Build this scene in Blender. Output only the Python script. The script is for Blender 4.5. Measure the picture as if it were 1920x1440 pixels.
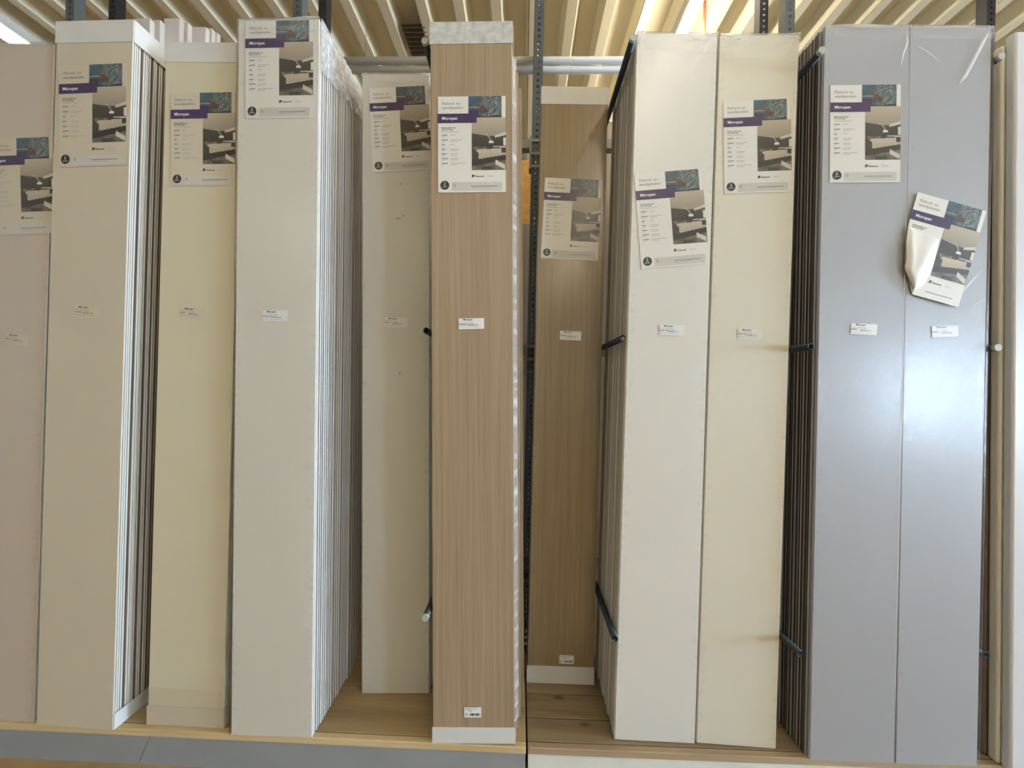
import bpy, bmesh, math, random
from mathutils import Vector, Matrix, noise
random.seed(7)
R = math.radians
SC = bpy.context.scene
COL = SC.collection
for o in list(bpy.data.objects): bpy.data.objects.remove(o)

# ------------------------------------------------------------------ camera
ZP = 0.075                      # top of the display platforms above the floor
CAMZ = ZP + 1.10
F = 720.0                       # focal length in pixels of the 1920 x 1440 frame
ROLL, YAW = R(1.25), R(1.6)
fwd = Vector((-math.sin(YAW), math.cos(YAW), 0)); rgt = Vector((math.cos(YAW), math.sin(YAW), 0)); up = Vector((0, 0, 1))
CAM = Vector((0, 0, CAMZ))
rc = math.cos(ROLL)*rgt + math.sin(ROLL)*up
uc = -math.sin(ROLL)*rgt + math.cos(ROLL)*up
cd = bpy.data.cameras.new('camera'); cam = bpy.data.objects.new('camera', cd); COL.objects.link(cam)
cd.sensor_width = 36; cd.lens = 36*F/1920; cd.clip_start = 0.02
cam.matrix_world = Matrix(((rc.x, uc.x, -fwd.x, CAM.x), (rc.y, uc.y, -fwd.y, CAM.y), (rc.z, uc.z, -fwd.z, CAM.z), (0, 0, 0, 1)))
SC.camera = cam

def ray(px, py):
    return rc*((px-960)/F) + uc*((720-py)/F) + fwd
def on_floor(px, py, z=ZP):
    d = ray(px, py); return CAM + d*((z-CAM.z)/d.z)
def at_depth(px, py, Y):
    d = ray(px, py); return CAM + d*(Y/d.y)
def on_plane(px, py, p0, n):
    d = ray(px, py); return CAM + d*((p0-CAM).dot(n)/d.dot(n))

# ------------------------------------------------------------------ world and light
W = bpy.data.worlds.new('sky'); SC.world = W; W.use_nodes = True
bg = W.node_tree.nodes['Background']; bg.inputs[0].default_value = (0.56, 0.76, 1.0, 1); bg.inputs[1].default_value = 45.0
DOOR = (12.0, -3.0, -.55, 3.0)          # doorway in the right-hand wall: x, y from, y to, height
WIN = (10.2, 11.8, -8.0, .1, 2.3)        # window in the wall behind the camera: x from, x to, y, z from, z to
def portal(name, loc, rot, sx, sy):
    pl = bpy.data.lights.new(name, 'AREA'); pl.shape = 'RECTANGLE'; pl.size = sx; pl.size_y = sy; pl.cycles.is_portal = True
    po = bpy.data.objects.new(name, pl); COL.objects.link(po); po.location = loc; po.rotation_euler = rot
portal('door_daylight', (DOOR[0]+.02, (DOOR[1]+DOOR[2])/2, DOOR[3]/2), (0, R(90), 0), DOOR[3], DOOR[2]-DOOR[1])
portal('window_daylight', ((WIN[0]+WIN[1])/2, WIN[2]-.02, (WIN[3]+WIN[4])/2), (R(-90), 0, 0), WIN[1]-WIN[0], WIN[4]-WIN[3])
SC.view_settings.view_transform = 'Standard'; SC.view_settings.look = 'None'
SC.view_settings.exposure = 0.40; SC.view_settings.gamma = 1.0; SC.view_settings.use_curve_mapping = False
LAMP = 24.0

# ------------------------------------------------------------------ materials
def nt(name):
    m = bpy.data.materials.new(name); m.use_nodes = True
    return m, m.node_tree, m.node_tree.nodes['Principled BSDF']
def lin(c):
    return tuple(((v/255)/12.92 if v/255 <= .04045 else ((v/255+.055)/1.055)**2.4) for v in c)
def mat(name, col, rough=.5, metal=0, var=.06, scale=(8, 8, 8), bump=0, bscale=400, spec=.5, coat=0, dist=.001):
    m, t, b = nt(name); N = t.nodes; L = t.links
    b.inputs['Roughness'].default_value = rough; b.inputs['Metallic'].default_value = metal
    b.inputs['Specular IOR Level'].default_value = spec; b.inputs['Coat Weight'].default_value = coat
    tc = N.new('ShaderNodeTexCoord'); mp = N.new('ShaderNodeMapping'); mp.inputs['Scale'].default_value = scale
    L.new(tc.outputs['Object'], mp.inputs[0])
    n = N.new('ShaderNodeTexNoise'); n.inputs['Scale'].default_value = 1; n.inputs['Detail'].default_value = 5
    L.new(mp.outputs[0], n.inputs['Vector'])
    r = N.new('ShaderNodeValToRGB'); r.color_ramp.elements[0].position = .3; r.color_ramp.elements[1].position = .7
    r.color_ramp.elements[0].color = tuple(c*(1-var) for c in col)+(1,); r.color_ramp.elements[1].color = tuple(min(1, c*(1+var)) for c in col)+(1,)
    L.new(n.outputs['Fac'], r.inputs[0]); L.new(r.outputs[0], b.inputs['Base Color'])
    if bump:
        n2 = N.new('ShaderNodeTexNoise'); n2.inputs['Scale'].default_value = bscale; n2.inputs['Detail'].default_value = 2
        L.new(tc.outputs['Object'], n2.inputs['Vector'])
        bp = N.new('ShaderNodeBump'); bp.inputs['Strength'].default_value = bump; bp.inputs['Distance'].default_value = dist
        L.new(n2.outputs['Fac'], bp.inputs['Height']); L.new(bp.outputs[0], b.inputs['Normal'])
    return m
def wood(name, c0, c1, scale, rough=.45, knots=False, coat=0):
    m, t, b = nt(name); N = t.nodes; L = t.links
    b.inputs['Roughness'].default_value = rough; b.inputs['Coat Weight'].default_value = coat; b.inputs['Coat Roughness'].default_value = .15
    tc = N.new('ShaderNodeTexCoord'); oi = N.new('ShaderNodeObjectInfo'); ad = N.new('ShaderNodeVectorMath'); ad.operation = 'ADD'
    mu = N.new('ShaderNodeMath'); mu.operation = 'MULTIPLY'; mu.inputs[1].default_value = 7
    L.new(oi.outputs['Random'], mu.inputs[0]); L.new(tc.outputs['Object'], ad.inputs[0]); L.new(mu.outputs[0], ad.inputs[1])
    mp = N.new('ShaderNodeMapping'); mp.inputs['Scale'].default_value = scale; L.new(ad.outputs[0], mp.inputs[0])
    n = N.new('ShaderNodeTexNoise'); n.inputs['Scale'].default_value = 1; n.inputs['Detail'].default_value = 8; n.inputs['Roughness'].default_value = .65
    n.inputs['Distortion'].default_value = .4
    L.new(mp.outputs[0], n.inputs['Vector'])
    r = N.new('ShaderNodeValToRGB'); r.color_ramp.elements[0].position = .28; r.color_ramp.elements[1].position = .72
    r.color_ramp.elements[0].color = c0+(1,); r.color_ramp.elements[1].color = c1+(1,)
    L.new(n.outputs['Fac'], r.inputs[0]); out = r.outputs[0]
    if knots:
        v = N.new('ShaderNodeTexVoronoi'); v.inputs['Scale'].default_value = 7.5
        mp2 = N.new('ShaderNodeMapping'); mp2.inputs['Scale'].default_value = (.7, 1.3, 1); L.new(ad.outputs[0], mp2.inputs[0]); L.new(mp2.outputs[0], v.inputs['Vector'])
        r2 = N.new('ShaderNodeValToRGB'); r2.color_ramp.elements[0].position = .07; r2.color_ramp.elements[1].position = .16
        r2.color_ramp.elements[0].color = (.12, .09, .06, 1); r2.color_ramp.elements[1].color = (1, 1, 1, 1)
        L.new(v.outputs['Distance'], r2.inputs[0])
        mx = N.new('ShaderNodeMix'); mx.data_type = 'RGBA'; mx.blend_type = 'MULTIPLY'; mx.inputs[0].default_value = .85
        L.new(out, mx.inputs[6]); L.new(r2.outputs[0], mx.inputs[7]); out = mx.outputs[2]
    L.new(out, b.inputs['Base Color'])
    bp = N.new('ShaderNodeBump'); bp.inputs['Strength'].default_value = .15; bp.inputs['Distance'].default_value = .0006
    L.new(n.outputs['Fac'], bp.inputs['Height']); L.new(bp.outputs[0], b.inputs['Normal'])
    return m
def emis(name, col, s):
    m, t, b = nt(name)
    b.inputs['Base Color'].default_value = col+(1,); b.inputs['Emission Color'].default_value = col+(1,); b.inputs['Emission Strength'].default_value = s
    return m
def attr_mat(name):
    m, t, b = nt(name); a = t.nodes.new('ShaderNodeAttribute'); a.attribute_name = 'print'
    t.links.new(a.outputs['Color'], b.inputs['Base Color']); b.inputs['Roughness'].default_value = .4
    return m
def film_mat(name, base=.035, white=.0):
    # clear stretch film: see-through with a glossy, crinkled skin; folded layers ('fold' attribute) turn milky
    m, t, b = nt(name); N = t.nodes; L = t.links; N.remove(b)
    out = [n for n in N if n.type == 'OUTPUT_MATERIAL'][0]
    tr = N.new('ShaderNodeBsdfTransparent'); gl = N.new('ShaderNodeBsdfGlossy'); gl.inputs['Roughness'].default_value = .2
    df = N.new('ShaderNodeBsdfDiffuse'); df.inputs['Color'].default_value = (.9, .9, .92, 1)
    lw = N.new('ShaderNodeLayerWeight'); lw.inputs['Blend'].default_value = .5
    pw = N.new('ShaderNodeMath'); pw.operation = 'POWER'; pw.inputs[1].default_value = 4; L.new(lw.outputs['Facing'], pw.inputs[0])
    fr = N.new('ShaderNodeMath'); fr.operation = 'MULTIPLY_ADD'; fr.inputs[1].default_value = .5; fr.inputs[2].default_value = base; L.new(pw.outputs[0], fr.inputs[0])
    tc = N.new('ShaderNodeTexCoord'); mp = N.new('ShaderNodeMapping'); mp.inputs['Scale'].default_value = (1, 1, 1)
    L.new(tc.outputs['Object'], mp.inputs[0])
    n = N.new('ShaderNodeTexNoise'); n.inputs['Scale'].default_value = 38; n.inputs['Detail'].default_value = 4; n.inputs['Distortion'].default_value = 1.2
    L.new(mp.outputs[0], n.inputs['Vector'])
    bp = N.new('ShaderNodeBump'); bp.inputs['Strength'].default_value = .35; bp.inputs['Distance'].default_value = .002
    L.new(n.outputs['Fac'], bp.inputs['Height']); L.new(bp.outputs[0], gl.inputs['Normal']); L.new(bp.outputs[0], lw.inputs['Normal'])
    at = N.new('ShaderNodeAttribute'); at.attribute_name = 'fold'
    m1 = N.new('ShaderNodeMixShader'); m2 = N.new('ShaderNodeMixShader')
    ma = N.new('ShaderNodeMath'); ma.operation = 'MULTIPLY'; ma.inputs[1].default_value = .8; L.new(at.outputs['Fac'], ma.inputs[0])
    L.new(ma.outputs[0], m1.inputs[0]); L.new(tr.outputs[0], m1.inputs[1]); L.new(df.outputs[0], m1.inputs[2])
    L.new(fr.outputs[0], m2.inputs[0]); L.new(m1.outputs[0], m2.inputs[1]); L.new(gl.outputs[0], m2.inputs[2])
    L.new(m2.outputs[0], out.inputs['Surface'])
    return m

M = {}
WHITE = (.74, .72, .68)
M['beige'] = mat('warm_lit_white_panel', (.62, .555, .44), .45, bump=.10, var=.02, scale=(3, 3, 1))  # white panel, dim warm light put into its colour
M['pinkbeige'] = mat('pinkish_lit_white_panel', (.60, .525, .45), .42, bump=.10, var=.02, scale=(3, 3, 1))  # also a white panel, warm light painted in as a pinkish tint
M['cream'] = mat('cream_lit_white_panel', (.66, .605, .455), .45, bump=.10, var=.02, scale=(3, 3, 1))  # white panel yellowed in colour for the warmer light on it
M['white'] = mat('white_panel', (.72, .70, .65), .42, bump=.10, var=.02, scale=(3, 3, 1))
M['offwhite'] = mat('off_white_panel', (.68, .66, .60), .42, bump=.08, var=.03, scale=(3, 3, 1))
M['brightwhite'] = mat('bright_white_panel', (.78, .76, .71), .40, bump=.10, var=.02, scale=(3, 3, 1))
M['warmwhite'] = mat('warm_white_panel', (.77, .735, .625), .42, bump=.10, var=.02, scale=(3, 3, 1))
M['grey'] = mat('metallic_grey_panel', (.42, .43, .47), .5, metal=.1, bump=.10, var=.025, scale=(3, 3, 1))
M['palegrey'] = mat('pale_grey_panel', (.70, .71, .75), .3, bump=.05, var=.02, scale=(3, 3, 1))
M['brownedge'] = mat('brown_core', (.17, .115, .09), .8, var=.2, scale=(30, 30, 4))
M['fibre'] = mat('fibre_core', (.26, .23, .21), .7, var=.1, scale=(20, 20, 2))
M['shadefibre'] = mat('shaded_fibre_core', (.05, .045, .04), .7, var=.1, scale=(20, 20, 2))  # core darkened so its colour carries the shade of the gap
M['palefibre'] = mat('pale_fibre_core', (.42, .38, .31), .7, var=.1, scale=(20, 20, 2))
M['core'] = mat('white_core', (.76, .75, .72), .55, var=.04)
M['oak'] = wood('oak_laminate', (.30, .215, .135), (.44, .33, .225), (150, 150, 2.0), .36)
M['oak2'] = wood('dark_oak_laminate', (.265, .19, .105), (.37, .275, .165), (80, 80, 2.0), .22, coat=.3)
M['cap'] = mat('white_end_tape', (.70, .70, .69), .4, var=.03, scale=(12, 12, 12))
M['dirtycap'] = mat('scuffed_end_tape', (.58, .58, .56), .5, var=.22, scale=(45, 45, 60))
M['paper'] = mat('leaflet_paper', (.80, .78, .74), .4, var=.01)
M['paperdim'] = mat('leaflet_paper_dim_light', (.64, .575, .46), .4, var=.01)  # white paper with the dim warm light painted into its colour
M['sticker'] = mat('sticker_paper', (.86, .86, .88), .4, var=.01)
M['purple'] = mat('purple_ink', (.065, .04, .115), .35, var=.03)
M['ink'] = mat('dark_ink', (.035, .035, .045), .5, var=.05)
M['greyink'] = mat('grey_ink', (.22, .21, .20), .5, var=.05)
M['paleink'] = mat('pale_grey_ink', (.45, .44, .42), .5, var=.05)
M['strip'] = mat('pale_grey_strip', (.62, .60, .56), .5, var=.02)
M['whiteink'] = mat('white_ink', (.85, .85, .85), .5, var=.01)
M['photo'] = attr_mat('printed_picture')
M['film'] = film_mat('clear_film')
M['steel'] = mat('grey_rack_steel', (.10, .115, .12), .42, metal=.2, var=.06)
M['blacksteel'] = mat('black_rack_steel', (.022, .022, .025), .4, metal=.2, var=.1)
M['bluesteel'] = mat('dark_blue_tube', (.028, .045, .062), .33, metal=.3, var=.1)
M['bore'] = mat('dark_tube_bore', (.006, .006, .007), .8)
M['plug'] = mat('grey_plastic_plug', (.42, .44, .42), .5)
M['galv'] = mat('galvanised_tube', (.72, .72, .73), .35, metal=.05, var=.05, scale=(2, 40, 40))
M['bracket'] = mat('pale_grey_bracket', (.27, .28, .26), .45, metal=.2)
M['plank'] = wood('weathered_plank', (.20, .14, .075), (.36, .265, .155), (2.2, 26, 26), .6, knots=True)
M['ply'] = wood('golden_plywood', (.33, .22, .105), (.49, .36, .195), (1.6, 16, 16), .55, knots=True)
M['lath'] = wood('pale_pine_lath', (.55, .40, .21), (.72, .56, .33), (2, 40, 40), .6)
M['lath2'] = wood('brown_plank_edge', (.32, .23, .14), (.46, .34, .22), (2, 40, 40), .6)
M['greyskirt'] = mat('grey_kick_board', (.24, .25, .27), .45, var=.05, scale=(4, 4, 20))
M['whiteskirt'] = mat('pale_kick_board', (.60, .61, .57), .45, var=.06, scale=(9, 9, 20))
M['floor'] = mat('ochre_floor', (.42, .29, .16), .55, var=.15, scale=(5, 5, 5))
M['wall'] = mat('cream_wall', (.60, .56, .46), .7, var=.04)
M['deck'] = mat('cream_roof_deck', (.88, .82, .64), .42, var=.04, scale=(6, .6, 6))
M['deckseam'] = mat('dark_seam', (.05, .04, .03), .8)
M['lampbody'] = mat('white_lamp_body', (.8, .8, .8), .4)
M['lamp'] = emis('lamp_tube', (1.0, .89, .71), LAMP)
M['orange'] = mat('orange_board', (.62, .33, .09), .5, var=.15, scale=(20, 20, 20))
M['yellow'] = mat('yellow_sticker', (.75, .52, .08), .5)
M['red'] = mat('salmon_pipe', (.62, .22, .13), .4)
M['duct'] = mat('brown_grille', (.10, .07, .035), .6)
M['wire'] = mat('thin_wire', (.12, .11, .08), .5)
M['backboard'] = mat('pinkish_white_board', (.80, .74, .70), .45, var=.02)
M['gold'] = mat('copper_rust', (.45, .2, .1), .6, var=.3, scale=(200, 200, 200))

# ------------------------------------------------------------------ mesh helpers
def obj(name, me, parent=None, mats=()):
    o = bpy.data.objects.new(name, me); COL.objects.link(o)
    for m in mats:
        if m.name not in [x.name for x in me.materials if x]: me.materials.append(m)
    if parent: o.parent = parent
    return o
def tag(o, label=None, cat=None, group=None, kind=None):
    if label: o['label'] = label
    if cat: o['category'] = cat
    if group: o['group'] = group
    if kind: o['kind'] = kind
    return o
def empty(name, loc=(0, 0, 0), rot=(0, 0, 0)):
    o = bpy.data.objects.new(name, None); COL.objects.link(o); o.location = loc; o.rotation_euler = rot; o.empty_display_size = .05
    return o
def mesh(name, vs, fs, mi=None):
    me = bpy.data.meshes.new(name); me.from_pydata(vs, [], fs)
    if mi: me.polygons.foreach_set('material_index', mi)
    me.update(); return me
class MB:
    def __init__(s): s.v = []; s.f = []; s.m = []
    def box(s, x0, x1, y0, y1, z0, z1, m=0):
        b = len(s.v)
        s.v += [(x0, y0, z0), (x1, y0, z0), (x1, y1, z0), (x0, y1, z0), (x0, y0, z1), (x1, y0, z1), (x1, y1, z1), (x0, y1, z1)]
        s.f += [tuple(b+i for i in q) for q in ((0, 3, 2, 1), (4, 5, 6, 7), (0, 1, 5, 4), (1, 2, 6, 5), (2, 3, 7, 6), (3, 0, 4, 7))]
        s.m += [m]*6; return s
    def quad(s, x0, x1, z0, z1, y, m=0):      # faces -Y
        b = len(s.v); s.v += [(x0, y, z0), (x1, y, z0), (x1, y, z1), (x0, y, z1)]; s.f.append((b, b+1, b+2, b+3)); s.m.append(m); return s
    def prism(s, prof, z0, z1, m=0, axis='z'):  # prof: CCW list of (x, y) extruded along z
        b = len(s.v); n = len(prof)
        for z in (z0, z1):
            for p in prof: s.v.append((p[0], p[1], z))
        s.f.append(tuple(b+i for i in range(n))[::-1]); s.f.append(tuple(b+n+i for i in range(n))); s.m += [m, m]
        for i in range(n):
            j = (i+1) % n; s.f.append((b+i, b+j, b+n+j, b+n+i)); s.m.append(m)
        return s
    def cyl(s, p0, p1, r, n=20, m=0, caps=True, r2=None):
        p0 = Vector(p0); p1 = Vector(p1); d = (p1-p0).normalized(); a = d.orthogonal().normalized(); c = d.cross(a); b = len(s.v)
        for p, rr in ((p0, r), (p1, r if r2 is None else r2)):
            for i in range(n):
                t = 2*math.pi*i/n; s.v.append(tuple(p + (a*math.cos(t)+c*math.sin(t))*rr))
        for i in range(n):
            j = (i+1) % n; s.f.append((b+i, b+j, b+n+j, b+n+i)); s.m.append(m)
        if caps:
            s.f.append(tuple(b+i for i in range(n))[::-1]); s.f.append(tuple(b+n+i for i in range(n))); s.m += [m, m]
        return s
    def build(s, name, mats, parent=None, smooth=False):
        me = mesh(name, s.v, s.f, s.m)
        if smooth:
            me.polygons.foreach_set('use_smooth', [len(p.vertices) == 4 for p in me.polygons])
        return obj(name, me, parent, mats if isinstance(mats, (list, tuple)) else (mats,))
def bevel_mesh(me, w, seg=1):
    bm = bmesh.new(); bm.from_mesh(me)
    bmesh.ops.bevel(bm, geom=[e for e in bm.edges if e.calc_face_angle(0) > .5], offset=w, segments=seg, affect='EDGES', profile=.5)
    bm.to_mesh(me); bm.free()
_txt = {}
def text_mesh(body, size, bold=False, align='LEFT', shear=0):
    k = (body, size, bold, align, shear)
    if k in _txt: return _txt[k]
    cu = bpy.data.curves.new('t', 'FONT'); cu.body = body; cu.size = size; cu.align_x = align; cu.shear = shear; cu.resolution_u = 2
    if bold: cu.offset = size*.022
    o = bpy.data.objects.new('t', cu); COL.objects.link(o)
    dg = bpy.context.evaluated_depsgraph_get(); me = bpy.data.meshes.new_from_object(o.evaluated_get(dg))
    bpy.data.objects.remove(o); bpy.data.curves.remove(cu)
    for v in me.vertices: v.co = (v.co.x, 0, v.co.y)
    me.name = 'lettering'; me.materials.clear(); _txt[k] = me
    return me
def letter(body, size, x, z, y, m, parent, name='lettering', **kw):
    me = text_mesh(body, size, **kw); key = (body, size, m.name, tuple(kw.items()))
    if key not in _txt:
        c = me.copy(); c.materials.append(m); _txt[key] = c
    o = bpy.data.objects.new(name, _txt[key]); COL.objects.link(o); o.parent = parent; o.location = (x, y, z)
    return o

# ------------------------------------------------------------------ the leaflet (A4) and the stickers, flat print in the local x-z plane
PW, PH = .21, .297
def picture(w, h, nx, nz, fn):
    vs = []; fs = []; cols = []
    for j in range(nz+1):
        for i in range(nx+1): vs.append((w*i/nx, 0, -h*j/nz))
    for j in range(nz):
        for i in range(nx):
            a = j*(nx+1)+i; fs.append((a+nx+1, a+nx+2, a+1, a)); cols.append(fn((i+.5)/nx, (j+.5)/nz))
    me = mesh('printed_picture', vs, fs); ca = me.color_attributes.new('print', 'FLOAT_COLOR', 'CORNER')
    for p, c in zip(me.polygons, cols):
        for li in p.loop_indices: ca.data[li].color = tuple(c)+(1,)
    me.materials.append(M['photo']); return me
def mixc(a, b, t):
    t = max(0, min(1, t)); return tuple(x*(1-t)+y*t for x, y in zip(a, b))
def blue_pic(u, v):
    c = mixc((.018, .035, .045), (.10, .14, .155), .5+.6*noise.noise((u*3.5, v*3.5, 1)) + .3*math.sin(u*3.1))
    c = mixc(c, (.07, .17, .26), max(0, 1-u*2.6)*max(0, 1-v*1.8))
    n = noise.noise((u*7+v*3, v*4-u*3, 4)); n2 = noise.noise((u*12-v*5, v*6, 7))
    if u > .4: c = mixc(c, (.42, .46, .45), max((1-abs(n)*6)*.8, (1-abs(n2)*7)*.5)*(1-abs(u-.72)*2.0))
    w = .10*noise.noise((u*6, v*6, 11))
    d = ((u-.47+w)/.17)**2 + ((v-.60-(u-.47)*1.0)/.13)**2
    if d < 1: c = mixc((.19, .085, .055), (.07, .04, .035), abs(noise.noise((u*9, v*9, 9)))*2.2)
    d = ((u-.37)/.045)**2 + ((v-.44)/.07)**2
    if d < 1: c = (.22, .10, .065)
    if abs(v-.53+.02*u) < .02 and u < .34: c = (.30, .31, .31)
    if v > .93 - .03*math.sin(u*9): c = (.04, .04, .045)
    if v > .66 and u < .28: c = mixc(c, (.045, .03, .08), .85)
    return c
def room_pic(u, v):
    curve = .30 + .05*math.sin(u*2.4)
    if v < curve:
        c = mixc((.50, .44, .35), (.36, .31, .24), v/.3)
    elif v < .63:
        c = mixc((.085, .075, .07), (.045, .04, .036), (v-.3)/.3)
        if u < .25: c = mixc(c, (.07, .06, .05), .5)
    else: c = (.06, .053, .047)
    if u > .68 and abs(v-(.365-(u-.68)*.18)) < .022+.03*(u-.68): c = (.62, .57, .48)
    if u > .92 and .39 < v < .53: c = (.72, .70, .64)
    a = ((u-.30)**2/.07+(v-.48)**2/.03)
    if abs(a-1) < .09 and v < .44 and u > .38: c = (.5, .47, .4)
    if (u-.57)**2/.0052+(v-.475)**2/.0012 < 1 and v < .485: c = (.82, .79, .70)
    if .56 < v < .63 and u < .5: c = mixc((.05, .05, .04), (.22, .2, .12), .5+noise.noise((u*14, v*14, 2)))
    if u > .62 and .545 < v < .565+.04*(u-.6): c = (.5, .46, .4)
    if v > .61 - .03*(u-.12) and v < .70-.02*u and .14 < u < .88: c = (.52, .45, .36)
    if v > .70 - .03*u and v < .80-.1*(u-.1) and u > .10: c = (.47, .40, .31)
    if u < .20 and .66 < v < .79: c = (.06, .055, .055)
    if v > .82-.09*u and v < .93-.12*u: c = (.045, .04, .04)
    if v >= .93-.12*u: c = mixc((.20, .17, .14), (.10, .085, .07), abs(noise.noise((u*4, v*6, 3)))*2)
    if u > .28 and v > .93 and u < .6: c = (.06, .055, .05)
    if abs((v-.90)-(u-.85)*.35) < .045 and .70 < u < .98: c = (.62, .58, .50)
    return c
PIC_BLUE = picture(.488*PW, .222*PH, 60, 40, blue_pic)
PIC_ROOM = picture(.5*PW, .548*PH, 56, 88, room_pic)
def rect_mesh(rects, name='printed_block'):
    mb = MB()
    for (u0, u1, v0, v1) in rects: mb.quad(u0*PW, u1*PW, -v1*PH, -v0*PH, 0)
    return mesh(name, mb.v, mb.f)
def with_mat(me, m): me.materials.append(m); return me
BAND = with_mat(rect_mesh([(0, .573, .18, .278), (.452, .573, .158, .18)]), M['purple'])
rows = []
for k, v in enumerate((.405, .455, .502, .55, .6, .648, .698)): rows.append((.055, .055+(.085, .09, .045, .055, .07, .095, .09)[k], v-.006, v+.003))
BOLD = with_mat(rect_mesh(rows), M['greyink'])
thin = [(.055, .31, .366, .3715)]
for k, v in enumerate((.405, .455, .502, .55, .6, .648, .698)):
    thin.append((.185, .185+(.07, .17, .06, .13, .11, .13, .22)[k], v-.005, v+.001)); thin.append((.055, .10, v+.013, v+.018))
    if k in (1, 3, 4, 5, 6): thin.append((.185, .185+.11, v+.011, v+.016))
thin.append((.50, .76, .952, .957))
THIN = with_mat(rect_mesh(thin), M['paleink'])
GSTRIP = with_mat(rect_mesh([(.20, .945, .893, .985)]), M['strip'])
LINE = with_mat(rect_mesh([(.485, .88, .934, .941)]), M['greyink'])
def disc_mesh(cx, cz, r, n=28):
    return mesh('printed_disc', [(cx+r*math.cos(2*math.pi*i/n), 0, cz+r*math.sin(2*math.pi*i/n)) for i in range(n)], [tuple(range(n))])
BADGE = with_mat(disc_mesh(.10*PW, -.925*PH, .066*PW), M['ink'])
RING = disc_mesh(.245*PW, -.928*PH, .024*PW, 16); RING.materials.append(M['paleink'])
LOGO = with_mat(mesh('logo', [(.49*PW, 0, -.845*PH), (.515*PW, 0, -.845*PH), (.522*PW, 0, -.84*PH), (.535*PW, 0, -.84*PH), (.535*PW, 0, -.817*PH), (.502*PW, 0, -.817*PH), (.502*PW, 0, -.839*PH)], [tuple(range(7))]), M['ink'])
PAPER = {}
def sheet_mesh(key):
    if key not in PAPER:
        mb = MB().box(0, PW, 0, .0004, -PH, 0); me = mesh('leaflet', mb.v, mb.f); me.materials.append(M[key]); PAPER[key] = me
    return PAPER[key]
def sub(name, me, parent, y):
    o = bpy.data.objects.new(name, me); COL.objects.link(o); o.parent = parent; o.location = (0, y, 0); return o
def print_leaflet(s, skip_left=False):
    sub('blue_picture', PIC_BLUE, s, -.0003).location = (.452*PW, -.0003, 0)
    sub('room_picture', PIC_ROOM, s, -.0003).location = (.5*PW, -.0003, -.222*PH)
    sub('purple_band', BAND, s, -.0006)
    letter('Micropan', .0128, .057*PW, -.243*PH, -.0009, M['whiteink'], s, 'brand_lettering', bold=True)
    letter('Plafond- en\nwandpanelen', .0126, .06*PW, -.088*PH, -.0003, M['greyink'], s, 'title_lettering')
    letter('Diamond', .0075, .545*PW, -.842*PH, -.0003, M['ink'], s, 'logo_lettering', bold=True)
    letter('Vilour', .0085, .725*PW, -.842*PH, -.0003, M['paleink'], s, 'logo_lettering', shear=.3)
    sub('logo_mark', LOGO, s, -.0003)
    if not skip_left: sub('grey_strip', GSTRIP, s, -.0002)
    sub('strip_print', LINE, s, -.0005)
    if not skip_left:
        letter('Brede panelen met\neen mircovoeg', .0056, .055*PW, -.332*PH, -.0003, M['ink'], s, 'heading_lettering', bold=True)
        tag(sub('table_print', BOLD, s, -.0003), kind='stuff'); tag(sub('small_print', THIN, s, -.0003), kind='stuff')
        sub('badge', BADGE, s, -.0005); sub('keurmerk_ring', RING, s, -.0004).name = 'ring_mark'
        letter('2', .009, .10*PW, -.912*PH, -.0008, M['whiteink'], s, 'badge_lettering', bold=True, align='CENTER')
        letter('jaar', .0045, .10*PW, -.926*PH, -.0008, M['whiteink'], s, 'badge_lettering', bold=True, align='CENTER')
        letter('garantie', .0045, .10*PW, -.945*PH, -.0008, M['whiteink'], s, 'badge_lettering', bold=True, align='CENTER')

# ------------------------------------------------------------------ wall panels
T = .011
def panel_profile(w, t):
    h = w/2   # left: tongue, right: groove between two lips (seen from above, front at y = 0), counter-clockwise
    return [(-h+.0012, 0), (h-.0012, 0), (h, .0012), (h, t*.34), (h-.006, t*.36), (h-.006, t*.62), (h-.0006, t*.64), (h-.0006, t), (-h+.0006, t), (-h+.0006, t*.62), (-h-.0015, t*.60), (-h-.0015, t*.38), (-h, t*.36), (-h, .0012)]
def board_mesh(w, h, t, mface, medge, fibre=None):
    mb = MB(); p = panel_profile(w, t); mb.prism(p, 0, h)
    me = mesh('board', mb.v, mb.f); me.materials.append(mface); me.materials.append(medge)
    if fibre: me.materials.append(fibre)
    for q in me.polygons:
        q.material_index = 0 if q.normal.y < -.5 else 1
        if fibre and abs(q.normal.z) < .5 and q.center.y > t*.352: q.material_index = 2
    return me
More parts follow.
